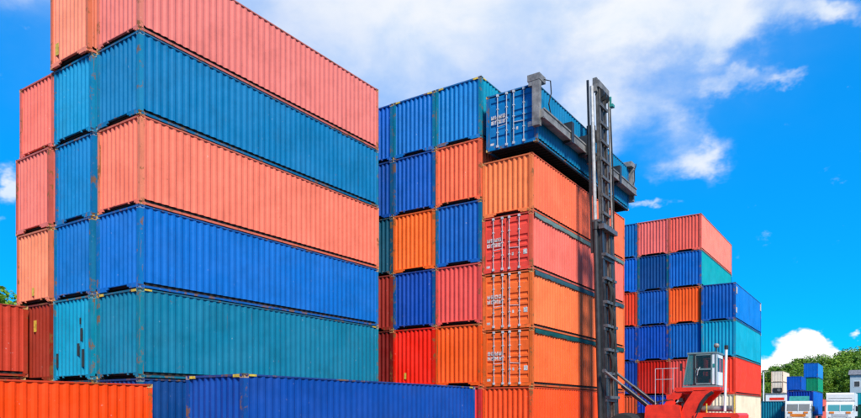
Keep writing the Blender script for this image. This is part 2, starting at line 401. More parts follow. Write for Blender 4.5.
ALB = (.88, .77, .66)
def alb(c):
    l = lin(c); return tuple(min(.88, max(.003, x * q)) for x, q in zip(l, ALB))
def container(label, X0, Y0, Z0, h, col, end='wall', side=None, frame=None, cast=None, marks=False, tarp=None, seed=1, L=CL,
              group=None, lettered=True, detail=True, rot=0.0, name='shipping_container', mach=False):
    """near right lower corner at (X0, Y0, Z0); long side along +X"""
    h = round(h, 3)
    t = thing(name, label, 'container', (X0 + L / 2, Y0 + CW / 2, Z0), group); t.rotation_euler.z = rot
    c = alb(col); cs = alb(side) if side else c; cf = tuple((x * .45 + y * .55) * .92 for x, y in zip(c, alb(frame))) if frame else tuple(x * .86 for x in c); cc = alb(cast) if cast else cf
    a, b = L / 2, CW / 2
    link('side_panel', m_side(L, h), t, cs, (0, -b + .014, 0))
    o = link('side_panel', m_side(L, h), t, c, (0, b - .014, 0)); o.rotation_euler.z = math.pi
    o = link('end_panel', m_end(h), t, c, (a - .02, 0, 0)); o.rotation_euler.z = math.pi
    for s in (-1, 1):
        o = link('bottom_side_rail', m_brail(L), t, tuple(x * .72 for x in (cs if s < 0 else c)), (0, s * (b - .008), 0)); o.rotation_euler.z = 0 if s < 0 else math.pi
        o = link('top_side_rail', m_trail(L, h), t, tuple(x * .62 + .01 for x in (cs if s < 0 else c)), (0, s * (b - .008), 0)); o.rotation_euler.z = 0 if s < 0 else math.pi
        o = link('end_header', m_header(h), t, tuple(x * .66 + .01 for x in c), (s * (a - .008), 0, 0)); o.rotation_euler.z = 0 if s < 0 else math.pi
        o = link('end_sill', m_sill((1 + (len(bpy.data.objects) // 29) % 2) if end == 'wall' and s < 0 else 0), t, c, (s * (a - .008), 0, 0)); o.rotation_euler.z = 0 if s < 0 else math.pi
    link('roof_panel', m_roof(L, h), t, c); link('underframe', m_under(L), t)
    for sx_ in (-1, 1):
        for sy_ in (-1, 1):
            link('corner_post', m_post(h), t, cf, (sx_ * (a - .08), sy_ * (b - .074), 0))
            if detail:
                for z in (.059, h - .059): link('corner_casting', m_casting(), t, cc, (sx_ * (a - .089), sy_ * (b - .081), z))
    if end == 'wall': link('end_panel', m_end(h), t, c, (-a + .02, 0, 0))
    else:
        for w in (0, 1):
            d = link('door', m_door(h, w), t, c, (-a + .03, 0, 0))
            for y in ((.64, .20) if w == 0 else (-.14, -.62)): link('locking_bar', m_bar(h, y), d)
            link('door_handle', m_handle(.62 if w == 0 else -.60, h * .40, -1 if w == 0 else 1), d)
            if w == 0 and lettered:
                for q in range(3): link('lettering', m_marks(h, seed, q), d)
            if w == 1: link('data_plate', m_plate(h), d)
        link('door_gasket', cached(('gasket', h), lambda: MB().box(.03, -.028, .18, .08, .028, h - .13).mesh('door_gasket', M_RUBBER)), t, None, (-a + .03, 0, 0))
    if marks:
        for k in range(4): link('height_marking', m_mark(L, h, k), t)
    if tarp: link('tarpaulin', m_tarp(L, h, seed), t, alb(tarp))
    return t

# sRGB looks of the paint
PINK, SALMON, CORAL = (229, 131, 129), (246, 132, 113), (240, 142, 116)
TEAL, BLUE, DEEP = (0, 126, 158), (0, 88, 205), (0, 70, 168)
AZURE, SKYB = (0, 112, 172), (0, 108, 204)
ORANGE, TANG = (255, 92, 36), (250, 116, 48)

# --- corner block: three rows side by side, the first with its long sides showing
ZB = [0, 2.62, 5.48, 8.14, 11.0, 13.66, 16.5]
GAP = .004
def stack(X0, Y0, zb, items):
    for k, it in items.items():
        it = dict(it); lab = it.pop('label'); col = it.pop('col')
        container(lab, X0 + it.pop('dx', 0), Y0 + it.pop('dy', 0), zb[k - 1] + (GAP if k > 1 else 0), zb[k] - zb[k - 1] - GAP, col, **it)
stack(12.749, 19.723, ZB, {
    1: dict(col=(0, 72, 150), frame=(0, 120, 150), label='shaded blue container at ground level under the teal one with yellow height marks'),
    2: dict(col=(0, 126, 172), side=(0, 125, 168), frame=(0, 150, 178), cast=(0, 130, 150), marks=True, label='teal container with yellow height marks and exposed long side, directly under the bright blue one'),
    3: dict(col=(0, 113, 214), frame=(0, 130, 200), label='bright blue container with its long side showing, between a teal and a salmon container'),
    4: dict(col=SALMON, frame=(236, 150, 118), dx=.03, label='scuffed salmon container with exposed long side, between bright blue below and teal blue above'),
    5: dict(col=(0, 124, 190), frame=(30, 150, 200), label='teal blue container with its long side showing, directly under the topmost pink container'),
    6: dict(col=PINK, frame=(228, 140, 120), label='faded pink container with its long side showing, topmost of the tall corner stack')})
stack(12.65, 22.30, ZB, {
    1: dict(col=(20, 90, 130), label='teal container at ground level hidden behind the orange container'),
    2: dict(col=(0, 155, 205), dx=-.02, frame=(0, 140, 175), label='light teal container with dark scraped patches on its end, beside the maroon container'),
    3: dict(col=(0, 115, 205), frame=(0, 130, 160), label='blue container end above the scraped light teal container'),
    4: dict(col=(0, 130, 205), dx=.05, label='blue container end between two other blues in the middle row of the corner block'),
    5: dict(col=(15, 148, 212), frame=(0, 140, 200), label='light blue container end directly below the orange pink one in the middle row'),
    6: dict(col=(246, 150, 128), frame=(200, 100, 60), dx=-.12, label='orange pink container end on top of the middle row of the corner block')})
stack(12.58, 24.86, ZB, {
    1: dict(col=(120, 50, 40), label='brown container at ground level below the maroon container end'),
    2: dict(col=(150, 52, 36), dx=.05, label='dark maroon container end with a yellow sticker, beside the scraped light teal container'),
    3: dict(col=(240, 146, 116), frame=(200, 100, 70), label='pale salmon container end with a small yellow sticker, resting on the maroon container'),
    4: dict(col=(232, 128, 122), frame=(180, 70, 55), dx=-.03, label='dusty rose container end, second from the top of the five high outer row'),
    5: dict(col=(240, 124, 116), dy=-.10, dx=.06, label='coral red container end on top of the five high outer row')})
# stickers on two of those ends and the scraped patches (flat marks, set a little proud)
def sticker(parent_label, y, z, w, h_, x=-CL / 2 + .008, mat=M_YEL, nm='sticker'):
    for o in bpy.data.objects:
        if o.get('label') == parent_label:
            e = MB().box(x, y - w / 2, z - h_ / 2, x + .004, y + w / 2, z + h_ / 2)
            link(nm, e.mesh(nm, mat), o); return
sticker('dark maroon container end with a yellow sticker, beside the scraped light teal container', -.05, 2.05, .20, .42)
sticker('pale salmon container end with a small yellow sticker, resting on the maroon container', .0, .45, .16, .3)
sticker('orange pink container end on top of the middle row of the corner block', .78, .62, .22, .42)
M_SCRAPE = plain('bare_scraped_steel', (.02, .035, .04), .8, 0, .4, 6)
LT = 'light teal container with dark scraped patches on its end, beside the maroon container'
for (y, z, w, hh) in ((-.62, 1.55, .16, .44), (-.42, 1.05, .16, .42), (-.72, .75, .16, .6), (.95, .72, .14, .5), (-.55, 2.02, .1, .22)):
    sticker(LT, y, z, w, hh, mat=M_SCRAPE, nm='scraped_patch')

# --- single containers in front
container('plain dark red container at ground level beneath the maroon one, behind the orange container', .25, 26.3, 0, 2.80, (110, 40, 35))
container('weathered maroon container with its long side showing, level with the dark maroon end', .32, 26.28, 2.81, 2.60, (196, 66, 46), frame=(170, 60, 40))
container('bright orange red container standing alone on the ground in front of the corner block', .28, 18.6, 0, 2.385, (255, 76, 6), frame=(255, 90, 30), cast=(190, 160, 140))
container('royal blue container standing alone on the ground with yellow marks at its top corners', 12.23, 14.23, 0, 2.57, (0, 76, 176), frame=(0, 88, 170), marks=True)

# --- middle block: three stacks of blank ends, six high
ZM = [0, 2.68, 5.48, 8.2, 11.0, 13.75, 16.5]
X1, Y1 = 26.43, 15.09
stack(X1, Y1 + 2 * 2.478, ZM, {
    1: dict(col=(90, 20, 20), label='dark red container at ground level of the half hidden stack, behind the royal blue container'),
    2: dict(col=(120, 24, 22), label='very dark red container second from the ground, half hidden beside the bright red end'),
    3: dict(col=(150, 48, 42), label='brownish red container half hidden beside a plain blue end'),
    4: dict(col=(0, 84, 118), label='dark teal container half hidden beside the amber orange end'),
    5: dict(col=(0, 82, 186), frame=(0, 110, 130), label='deep blue container half hidden, second from the top of the middle block'),
    6: dict(col=(0, 100, 214), frame=(0, 130, 130), label='bright blue container half hidden on top of the middle block')})
stack(X1, Y1 + 2.478, ZM, {
    1: dict(col=(0, 90, 160), label='blue container at ground level under the bright red end, behind the royal blue container'),
    2: dict(col=(252, 36, 12), label='vivid red container end second from the ground in the middle block'),
    3: dict(col=(0, 76, 186), frame=(0, 110, 150), label='blue container end resting on the vivid red one'),
    4: dict(col=(255, 116, 48), frame=(225, 110, 50), label='amber orange container end between two blue ends in the middle block'),
    5: dict(col=(0, 96, 204), frame=(0, 110, 150), label='blue container end resting on the amber orange one'),
    6: dict(col=(0, 118, 216), frame=(0, 140, 130), marks=True, label='blue container end with greenish posts atop the middle block, beside the teal sided one')})
stack(X1, Y1, ZM, {
    1: dict(col=(228, 60, 66), label='rose red container at ground level beside the orange red base of the door stack'),
    2: dict(col=(255, 96, 30), label='orange container end second from the ground, beside the vivid red end'),
    3: dict(col=(236, 92, 90), label='rose container end between an orange and a blue end'),
    4: dict(col=(0, 100, 200), frame=(0, 120, 140), label='blue container end between a rose and a salmon end'),
    5: dict(col=(255, 120, 86), label='salmon container end directly under the topmost teal sided container'),
    6: dict(col=(0, 130, 216), side=(0, 150, 190), frame=(0, 145, 140), marks=True, label='blue container with teal long side and yellow corner marks on top of the middle block')})

# --- door stack beside the machine
ZD = [0, 2.62, 5.12, 7.62, 10.1, 12.6]
X2, Y2 = 26.50, 12.632
stack(X2, Y2, ZD, {
    1: dict(col=(255, 90, 42), frame=(250, 95, 45), label='orange red container with a blank end at the foot of the door stack'),
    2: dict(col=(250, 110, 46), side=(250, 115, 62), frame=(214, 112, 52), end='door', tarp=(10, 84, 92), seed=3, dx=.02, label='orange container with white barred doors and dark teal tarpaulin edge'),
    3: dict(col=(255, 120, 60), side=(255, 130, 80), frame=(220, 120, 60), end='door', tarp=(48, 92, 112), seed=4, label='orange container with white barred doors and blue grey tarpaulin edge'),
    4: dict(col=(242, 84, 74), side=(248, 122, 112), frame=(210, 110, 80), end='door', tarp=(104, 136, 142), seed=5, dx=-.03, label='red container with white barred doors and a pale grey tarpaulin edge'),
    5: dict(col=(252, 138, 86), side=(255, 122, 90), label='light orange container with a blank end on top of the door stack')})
SH = (.44, .21, .16)
held = container('blue container with white barred doors lifted by the machine above the door stack', 25.86 + SH[0], 12.12 + SH[1], 12.79 + SH[2], 2.46, (0, 126, 204), side=(0, 128, 188),
                 frame=(0, 110, 180), end='door', seed=6, cast=(190, 120, 80))

# --- far block behind the machine
H3 = 2.8; Z3 = [H3 * k for k in range(7)]
X3, Y3 = 55.19, 12.044
stack(X3, Y3 + 2 * 2.478, Z3, {
    1: dict(col=(205, 84, 50), label='brick orange container at ground level of the far block, with a yellow sticker'),
    2: dict(col=(0, 68, 172), label='navy blue container end second from the ground, half hidden by the mast'),
    3: dict(col=(0, 80, 196), label='blue container end half hidden by the door stack, under the red orange one'),
    4: dict(col=(236, 72, 46), label='red orange container end half hidden behind the door stack'),
    5: dict(col=(0, 108, 224), label='bright blue far container end half hidden behind the door stack, one below the top'),
    6: dict(col=(0, 110, 196), label='teal blue container end half hidden on top of the far block beside rose pink')})
stack(X3, Y3 + 2.478, Z3, {
    1: dict(col=(0, 62, 184), label='blue container at ground level of the far block, under the dark red end'),
    2: dict(col=(188, 30, 20), label='dark red container end second from the ground of the far block'),
    3: dict(col=(0, 80, 196), label='blue container end resting on the dark red one in the far block'),
    4: dict(col=(0, 90, 190), frame=(0, 120, 150), label='blue container end in the far block, between the red orange and the bright orange ends'),
    5: dict(col=(0, 74, 148), frame=(0, 120, 130), label='dark navy container end under the rose pink container'),
    6: dict(col=(236, 116, 116), label='rose pink container end on top of the far block beside the coral red one')})
stack(X3, Y3, Z3, {
    1: dict(col=(0, 80, 190), label='blue container at ground level of the far block behind the cab'),
    2: dict(col=(218, 82, 80), label='rose red container end second from the ground in the far block, behind the cab'),
    3: dict(col=(0, 100, 196), label='blue container end in the far block, beside the cyan container'),
    4: dict(col=(255, 102, 44), label='bright orange container end in the far block, beside the blue corner container'),
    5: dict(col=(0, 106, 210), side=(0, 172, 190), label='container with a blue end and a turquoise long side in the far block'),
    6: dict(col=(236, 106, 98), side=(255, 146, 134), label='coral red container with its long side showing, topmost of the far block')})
stack(X3 - .2, Y3 - 2.478, Z3, {
    1: dict(col=(236, 230, 212), frame=(225, 150, 60), label='cream white container at ground level of the far block, behind the exhaust pipe'),
    2: dict(col=(255, 70, 50), label='scarlet container with its long side showing, on the cream white one'),
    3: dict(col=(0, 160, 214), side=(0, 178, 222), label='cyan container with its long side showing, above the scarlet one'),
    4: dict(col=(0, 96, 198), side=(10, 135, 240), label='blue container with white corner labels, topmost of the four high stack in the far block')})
def side_label(lab, x, z, w, h_):
    for o in bpy.data.objects:
        if o.get('label') == lab:
            link('corner_label', MB().box(x - w / 2, -CW / 2 - .006, z - h_ / 2, x + w / 2, -CW / 2 + .004, z + h_ / 2).mesh('corner_label', M_WHITE), o)
BC = 'blue container with white corner labels, topmost of the four high stack in the far block'
for (x, z, w, hh) in ((-5.6, 2.25, .5, .5), (-5.7, .75, .45, .4), (5.75, 2.35, .5, .6)): side_label(BC, x, z, w, hh)
sticker('brick orange container at ground level of the far block, with a yellow sticker', .3, 2.25, .55, .4)
sticker('vivid red container end second from the ground in the middle block', .5, .55, .12, .3)

# ------------------------------------------------------------------ the container handler
HB = Vector((31.8, 8.2, 0))
hd = thing('container_handler', 'red container handling machine with a tall dark mast gripping the lifted blue container', 'handler', HB)
def hp(name, m, mat, parent=hd, color=None):
    o = link(name, m.mesh(name, mat, HB), parent, color); return o
def hs(name, m, mat, parent=hd):
    m.v = [(a + SH[0], b + SH[1], c + SH[2] + .02) for a, b, c in m.v]; return hp(name, m, mat, parent)
def ly(z): return .027 * (z - 1.2)                      # the mast leans a little towards the stack
def mpt(x, y, z): return (x, y + ly(z), z)
MX0, MX1, MY = 31.12, 32.42, 11.12
for x in (MX0, MX1):
    r = hp('outer_mast_rail', MB().beam(mpt(x, MY, .3), mpt(x, MY, 10.5), .24, .12), M_BLACK)
    s = -1 if x == MX0 else 1
    hp('flange', MB().beam(mpt(x - s * .07, MY - .13, .3), mpt(x - s * .07, MY - .13, 10.5), .04, .26), M_BLACK, r)
for x in (31.36, 32.18):
    r = hp('inner_mast_rail', MB().beam(mpt(x, MY + .02, 1.0), mpt(x, MY + .02, 16.9), .15, .10), M_MAST)
    hp('flange', MB().beam(mpt(x, MY - .11, 1.0), mpt(x, MY - .09, 16.9), .03, .15), M_MAST, r)
for (x, y, r0, r1, mt) in ((30.98, 11.27, .125, .09, M_CHROME), (32.60, 11.02, .09, .05, M_GREY)):
    c = hp('lift_cylinder', MB().tube([mpt(x, y, .5), mpt(x, y, 10.25)], r0, 14).tube([mpt(x, y, 10.1), mpt(x, y, 10.45)], r0 + .04, 14), M_BLACK)
    hp('piston_rod', MB().tube([mpt(x, y, 10.2), mpt(x, y, 16.9)], r1, 12), mt, c)
hp('hose_guide_bar', MB().beam(mpt(30.9, 11.43, 9.0), mpt(30.9, 11.43, 17.2), .10, .08), M_BLACK)
z = 10.95
while z < 16.5:
    hp('mast_rung', MB().beam(mpt(31.28, MY - .12, z), mpt(32.26, MY - .12, z), .10, .13), M_MAST); z += .86
z = 2.2; k = 0
while z < 10.0:
    m = MB().beam(mpt(31.05, MY - .20, z), mpt(32.50, MY - .20, z), .22, .13).beam(mpt(31.05, MY - .14, z - .12), mpt(32.50, MY - .14, z - .12), .08, .16)
    hp('mast_crossbar', m, M_STEELD); z += 1.12; k += 1
hp('mast_collar', MB().beam(mpt(30.82, MY - .2, 10.2), mpt(32.75, MY - .2, 10.2), .26, .22).beam(mpt(30.88, MY + .1, 10.5), mpt(32.6, MY + .1, 10.5), .3, .12), M_STEELD)
for x in (31.74, 31.86):
    hp('lift_chain', MB().beam(mpt(x, MY - .02, 1.2), mpt(x, MY - .02, 16.8), .05, .07), M_BLACK)
for ph, x in ((0, 31.55), (.5, 31.95)):
    hp('hydraulic_hose', MB().tube([mpt(x, MY - .20 - .13 * abs(math.sin(i * .4488 + ph)), 3.2 + i * .16) for i in range(30)], .075, 8), M_RUBBER)
top = hp('mast_head', MB().box(31.12, MY + .28, 16.9, 32.56, MY + .58, 17.22).box(31.10, MY + .38, 16.7, 31.28, MY + .58, 17.34), M_MASTH)
for x in (31.5, 31.85, 32.2): hp('chain_sheave', MB().tube([(x - .06, MY + .36, 16.7), (x + .06, MY + .36, 16.7)], .22, 16), M_BLACK, top)
lamp = hp('mast_lamp', MB().box(32.57, MY + .10, 16.45, 32.85, MY + .28, 16.58).box(32.60, MY + .2, 16.58, 32.68, MY + .36, 16.95), M_TEALP)
hp('hose_line', MB().tube([mpt(32.80, MY - .1, 16.45), mpt(32.9, MY - .12, 13), mpt(32.86, MY - .1, 10.4)], .035, 6), M_RUBBER)
# carriage and side-lift spreader
hp('carriage', MB().box(31.0, 11.60, 13.3, 31.25, 11.955, 15.1).box(32.35, 11.60, 13.3, 32.6, 11.955, 15.1).box(31.0, 11.62, 14.7, 32.6, 11.95, 14.95), M_BLACK)
sp = hs('spreader_beam', MB().box(25.70, 11.735, 13.62, 38.20, 12.09, 13.97).box(25.70, 11.70, 13.93, 38.2, 11.76, 14.0).box(25.7, 11.70, 13.58, 38.2, 11.76, 13.65), M_GREY)
for x in (28.7, 30.55, 33.3, 35.3): hs('beam_bracket', MB().box(x - .14, 11.66, 13.5, x + .14, 12.06, 14.42), M_BLACK, sp)
for s, x in ((-1, 25.68), (1, 38.23)):
    arm = hs('spreader_arm', MB().box(x - .11, 11.88, 13.3, x + .11, 12.20, 15.18), M_GREY)
    hs('lifting_head', MB().box(x - s * -.12, 11.86, 15.19, x - s * .50, 12.42, 15.46).box(x - .10, 12.20, 15.0, x + .10, 12.38, 15.2), M_GREY, arm)
    hs('twist_lock', MB().tube([(x - s * .28, 12.20, 15.14), (x - s * .28, 12.20, 15.3)], .05, 8), M_YEL, arm)
    hs('hydraulic_hose', MB().tube([(x - s * .1, 11.75, 15.2), (x - s * .45, 11.62, 15.25), (x - s * .62, 11.66, 14.8), (x - s * .45, 11.7, 14.3), (x - s * .7, 11.72, 14.0)], .025, 6), M_RUBBER, arm)
for x in (26.9, 36.9): hs('pad', MB().box(x - .2, 12.07, 13.65, x + .2, 12.118, 13.95), M_RUBBER, sp)
# chassis, tilt rams, body
hp('chassis', MB().box(30.95, 4.9, .62, 32.65, 10.9, 1.15).box(30.6, 10.5, .3, 33.0, 11.0, .9), M_RED)
for x in (30.62, 32.2):
    tcy = hp('tilt_cylinder', MB().tube([(x, 10.1, 2.72), (x, 8.75, 1.62)], .105, 10), M_BLACK)
    hp('piston_rod', MB().tube([(x, 10.95, 3.42), (x, 10.05, 2.68)], .065, 10).tube([(x - .09, 10.95, 3.42), (x + .09, 10.95, 3.42)], .085, 10), M_STEELD, tcy)
    hp('steel_pipe', MB().tube([(x - .12, 10.75, 3.3), (x - .12, 8.8, 1.74)], .022, 6), M_GREY, tcy)
for (x0, x1) in ((30.45, 31.1), (32.5, 33.15)):
    hp('fender', MB().prism([(9.05, 1.2), (9.02, 1.72), (8.93, 1.83), (7.75, 1.85), (7.55, 1.78), (7.45, 1.2)], 'x', x0, x1), M_RED)
for x in (30.78, 32.45):
    hp('cab_support', MB().prism([(7.78, 2.44), (7.95, 2.30), (8.72, 1.15), (8.30, 1.15), (7.55, 2.2), (7.45, 2.44)], 'x', x - .12, x + .12), M_RED)
    hp('cab_support', MB().prism([(7.0, 2.44), (7.18, 2.20), (7.42, 1.8), (7.62, 1.15), (6.95, 1.15), (6.82, 1.6), (6.6, 2.0), (6.25, 2.36), (6.2, 2.44)], 'x', x - .16, x + .10), M_RED)
hp('brace_pipe', MB().tube([(30.62, 6.22, 2.36), (30.62, 6.45, 2.2), (30.62, 6.68, 1.9), (30.62, 6.86, 1.4), (30.62, 7.0, 1.1)], .08, 8), M_BLACK)
hp('valve_block', MB().box(30.75, 7.5, 1.95, 31.1, 7.85, 2.12).box(30.72, 7.62, 2.12, 31.0, 7.74, 2.26).box(30.8, 7.25, 1.75, 31.2, 7.55, 1.9), M_BLACK)
hp('work_lamp', MB().tube([(30.66, 7.72, 2.0), (30.78, 7.72, 2.0)], .07, 12), M_ZINC)
hp('inner_panel', MB().box(31.2, 6.9, 1.1, 31.3, 8.3, 2.3), M_RED)
hp('cab_platform', MB().prism([(5.95, 2.46), (5.95, 2.58), (7.76, 2.58), (7.80, 2.50), (7.72, 2.40), (6.6, 2.42)], 'x', 30.62, 32.55), M_RED)
FR = plain('cab_frame_paint', (.15, .21, .21), .4, 0, .15)
cab = hp('cab', MB().box(30.86, 6.12, 2.581, 32.24, 7.52, 2.66), FR)
hp('cab_roof', MB().box(30.84, 6.10, 4.02, 32.26, 7.32, 4.09), FR, cab)
cr0, cr1, cf0, cf1 = 6.12, 6.12, 7.48, 7.34
for x in (30.88, 32.22):
    hp('pillar', MB().beam((x, 6.15, 2.68), (x, 6.15, 4.02), .06, .06), FR, cab); hp('pillar', MB().beam((x, 7.49, 2.68), (x, 7.26, 4.02), .04, .04), FR, cab)
    hp('pillar', MB().beam((x, 7.02, 2.68), (x, 7.02, 4.02), .08, .06), M_DARK, cab)
    hp('cab_window', MB().prism([(7.05, 2.70), (7.47, 2.70), (7.24, 4.01), (7.05, 4.01)], 'x', x - .008, x + .008), M_GLASS, cab)
    d = hp('cab_door', MB().beam((x, 6.98, 2.70), (x, 6.98, 4.0), .05, .05).beam((x, 6.32, 2.70), (x, 6.32, 4.0), .05, .05).beam((x, 6.32, 3.98), (x, 6.98, 3.98), .05, .05)
           .beam((x, 6.32, 3.36), (x, 6.98, 3.36), .05, .07).beam((x, 6.32, 2.73), (x, 6.98, 2.73), .05, .07), FR, cab)
    hp('door_window', MB().box(x - .006, 6.345, 3.395, x + .006, 6.955, 3.955), M_GLASS_D, d)
    hp('door_window', MB().box(x - .006, 6.345, 2.765, x + .006, 6.955, 3.325), M_GLASS_D, d)
    hp('grab_handle', MB().tube([(x - .06, 6.9, 3.1), (x - .1, 6.86, 3.3), (x - .06, 6.78, 3.45)], .018, 6), M_ZINC, d)
hp('windscreen', MB().prism([(7.49, 2.70), (7.505, 2.70), (7.275, 4.0), (7.26, 4.0)], 'x', 30.92, 32.18), M_GLASS, cab)
hp('rear_wall', MB().box(30.9, 6.13, 2.68, 32.2, 6.17, 3.25).box(30.9, 6.13, 3.85, 32.2, 6.17, 4.02).box(30.9, 6.13, 3.25, 31.1, 6.17, 3.85), M_WPAINT, cab)
hp('rear_window', MB().box(31.1, 6.14, 3.25, 32.2, 6.155, 3.85), M_GLASS_D, cab)
hp('side_wall', MB().box(30.875, 6.17, 2.70, 30.895, 6.29, 4.01), M_WPAINT, cab)
hp('operator_seat', MB().box(31.35, 6.5, 2.95, 31.85, 6.95, 3.08).box(31.35, 6.42, 3.05, 31.85, 6.55, 3.8).box(31.5, 6.6, 2.68, 31.7, 6.8, 2.95), M_SEAT, cab)
hp('fire_extinguisher', MB().tube([(31.0, 6.62, 3.40), (31.0, 6.62, 3.78)], .07, 10), M_SEAT, cab)
hp('steering_column', MB().tube([(31.6, 7.35, 2.7), (31.6, 7.15, 3.25)], .04, 8).tube([(31.6, 7.16, 3.24), (31.6, 7.13, 3.27)], .2, 14), M_DARK, cab)
hp('green_sticker', MB().box(30.862, 6.19, 3.42, 30.870, 6.27, 3.58), M_TEALP, cab)
ex = hp('exhaust_pipe', MB().tube([(30.9, 5.80, 1.55), (30.9, 5.74, 4.18)], .055, 14), M_WPAINT)
hp('rain_cap', MB().tube([(30.9, 5.74, 4.17), (30.9, 5.74, 4.34)], .08, 12), M_BLACK, ex)
bc = hp('beacon_lamp', MB().tube([(30.95, 6.14, 4.10), (30.95, 6.14, 4.30)], .025, 8), M_BLACK)
hp('lens', MB().tube([(30.95, 6.14, 4.26), (30.95, 6.14, 4.30), (30.95, 6.14, 4.36), (30.95, 6.14, 4.42), (30.95, 6.14, 4.45)], [.07, .10, .115, .09, .03], 12), M_GREY, bc)
hp('engine_hood', MB().prism([(5.22, .8), (5.18, 1.38), (5.26, 1.47), (6.85, 1.49), (6.98, 1.42), (7.0, .8)], 'x', 30.55, 32.9), M_RED)
hp('counterweight', MB().prism([(4.35, .45), (4.3, 1.0), (4.5, 1.2), (5.2, 1.25), (5.2, .45)], 'x', 30.5, 33.1), M_RED)
hp('air_cleaner', MB().tube([(31.1, 5.55, 1.66), (31.1, 6.75, 1.66)], .13, 14).tube([(31.1, 5.5, 1.66), (31.1, 5.56, 1.66)], .15, 14), M_GREY)
for y, z in ((6.5, 1.88), (5.4, 2.2)): hp('yellow_post', MB().tube([(30.75, y, 1.47), (30.75, y, z)], .03, 8), M_YEL)
hr = MB()
for y in (7.86, 8.3, 8.62): hr.tube([(30.6, y, 1.84 if y > 8.2 else 2.5), (30.6, y, 3.42)], .012, 6)
hr.tube([(30.6, 7.6, 3.42), (30.6, 8.62, 3.42)], .012, 6).tube([(30.6, 7.86, 2.95), (30.6, 8.62, 2.95)], .010, 6)
hp('handrail', hr, M_ZINC)
for k, (y0, y1) in enumerate(((8.9, 7.9), (8.75, 8.0), (8.6, 7.6))):
    hp('hydraulic_hose', MB().tube([(30.7 + k * .12, y0, 1.5), (30.66 + k * .12, y0 - .25, 1.95 + k * .05), (30.68 + k * .12, y1, 2.05), (30.72 + k * .12, y1 - .3, 1.75)], .03, 6), M_RUBBER)
hp('mirror', MB().box(30.52, 7.5, 3.3, 30.72, 7.54, 3.62).tube([(30.72, 7.5, 3.45), (30.88, 7.42, 3.4)], .012, 6), M_DARK)
hp('wiper', MB().tube([(31.5, 7.53, 2.75), (31.3, 7.40, 3.5)], .012, 6), M_DARK)
hp('grille', MB().box(30.54, 5.5, 1.0, 30.56, 6.6, 1.3), M_DARK)
for z in (.55, .9): hp('step', MB().box(30.3, 7.3, z, 30.6, 7.9, z + .05), M_BLACK)
for (x, y, r, w) in ((30.15, 9.85, .74, .5), (30.75, 9.85, .74, .5), (32.85, 9.85, .74, .5), (33.45, 9.85, .74, .5), (30.6, 5.6, .60, .42), (33.0, 5.6, .60, .42)):
    wl = hp('wheel', MB().tube([(x - w * .3, y, r), (x + w * .3, y, r)], r * .3, 14), M_RED)
    hp('tyre', MB().tube([(x - w / 2, y, r), (x - w / 2 + .01, y, r), (x - w * .38, y, r), (x + w * .38, y, r), (x + w / 2 - .01, y, r), (x + w / 2, y, r)], [r * .5, r * .9, r, r, r * .9, r * .5], 24), M_RUBBER, wl)
    hp('rim', MB().tube([(x - w / 2 - .02, y, r), (x + w / 2 + .02, y, r)], r * .48, 18), M_GREY, wl)

# ------------------------------------------------------------------ far yard: stacks, cabin, trucks
def edge(px, d): p = at(px, d); return p.x, p.y
def far(label, px, d, z0, z1, col, **kw):
    x, y = edge(px, d); return container(label, x, y, z0, z1 - z0, col, detail=kw.pop('detail', True), **kw)
far('teal container at ground level beside the blue loaded truck', 785, 72, 0, 2.6, (0, 124, 164))
FZ = [0, 2.6, 5.2, 7.95, 10.85]
far('dull blue container at ground level under the far green container', 818, 132, 0, FZ[1], (0, 70, 150), detail=False)
far('grey container second from the ground under the far green container', 818, 132, FZ[1], FZ[2], (120, 125, 130), detail=False)
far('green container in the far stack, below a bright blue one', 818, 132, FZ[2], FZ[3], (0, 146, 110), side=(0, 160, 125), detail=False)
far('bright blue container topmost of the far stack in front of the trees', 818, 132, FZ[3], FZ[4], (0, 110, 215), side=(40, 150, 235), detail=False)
far('red container at ground level of the three high far stack', 801.5, 126, 0, 2.6, (150, 50, 40), detail=False)
far('dark blue container in the middle of the three high far stack', 801.5, 126, 2.6, 5.3, (0, 60, 150), detail=False)
far('mid blue container on top of the three high far stack, beside the green one', 801.5, 126, 5.3, 7.97, (0, 92, 205), detail=False)
WZ = [0, 2.75, 5.55, 8.1, 10.6]
far('white container at ground level of the far white stack', 783, 155, 0, WZ[1], (225, 222, 212), frame=(215, 170, 130), detail=False)
far('white container second from the ground of the far white stack', 783, 155, WZ[1], WZ[2], (225, 222, 212), frame=(215, 150, 110), detail=False)
rf = far('white refrigerated container with a dark cooling unit in the far white stack', 783, 155, WZ[2], WZ[3], (235, 230, 222), frame=(225, 160, 110), detail=False)
cu = link('cooling_unit', MB().box(-CL / 2 - .12, -1.0, .2, -CL / 2 + .0, .8, 1.25).mesh('cooling_unit', M_DARK), rf)
link('fan', MB().tube([(-CL / 2 - .16, -.4, .75), (-CL / 2 - .11, -.4, .75)], .35, 14).mesh('fan', M_GREY), cu)
far('white container topmost of the far white stack', 783, 155, WZ[3], WZ[4], (240, 234, 224), frame=(225, 170, 120), detail=False)
far('turquoise container on a dark one beside the white box truck', 869, 140, 2.7, 5.3, (0, 165, 195), detail=False)
far('dark green container at ground level under the turquoise one', 869, 140, 0, 2.695, (20, 90, 80), detail=False)
far('brick pink container behind the blue loaded truck', 822, 92, 0, 3.2, (220, 105, 95), detail=False)

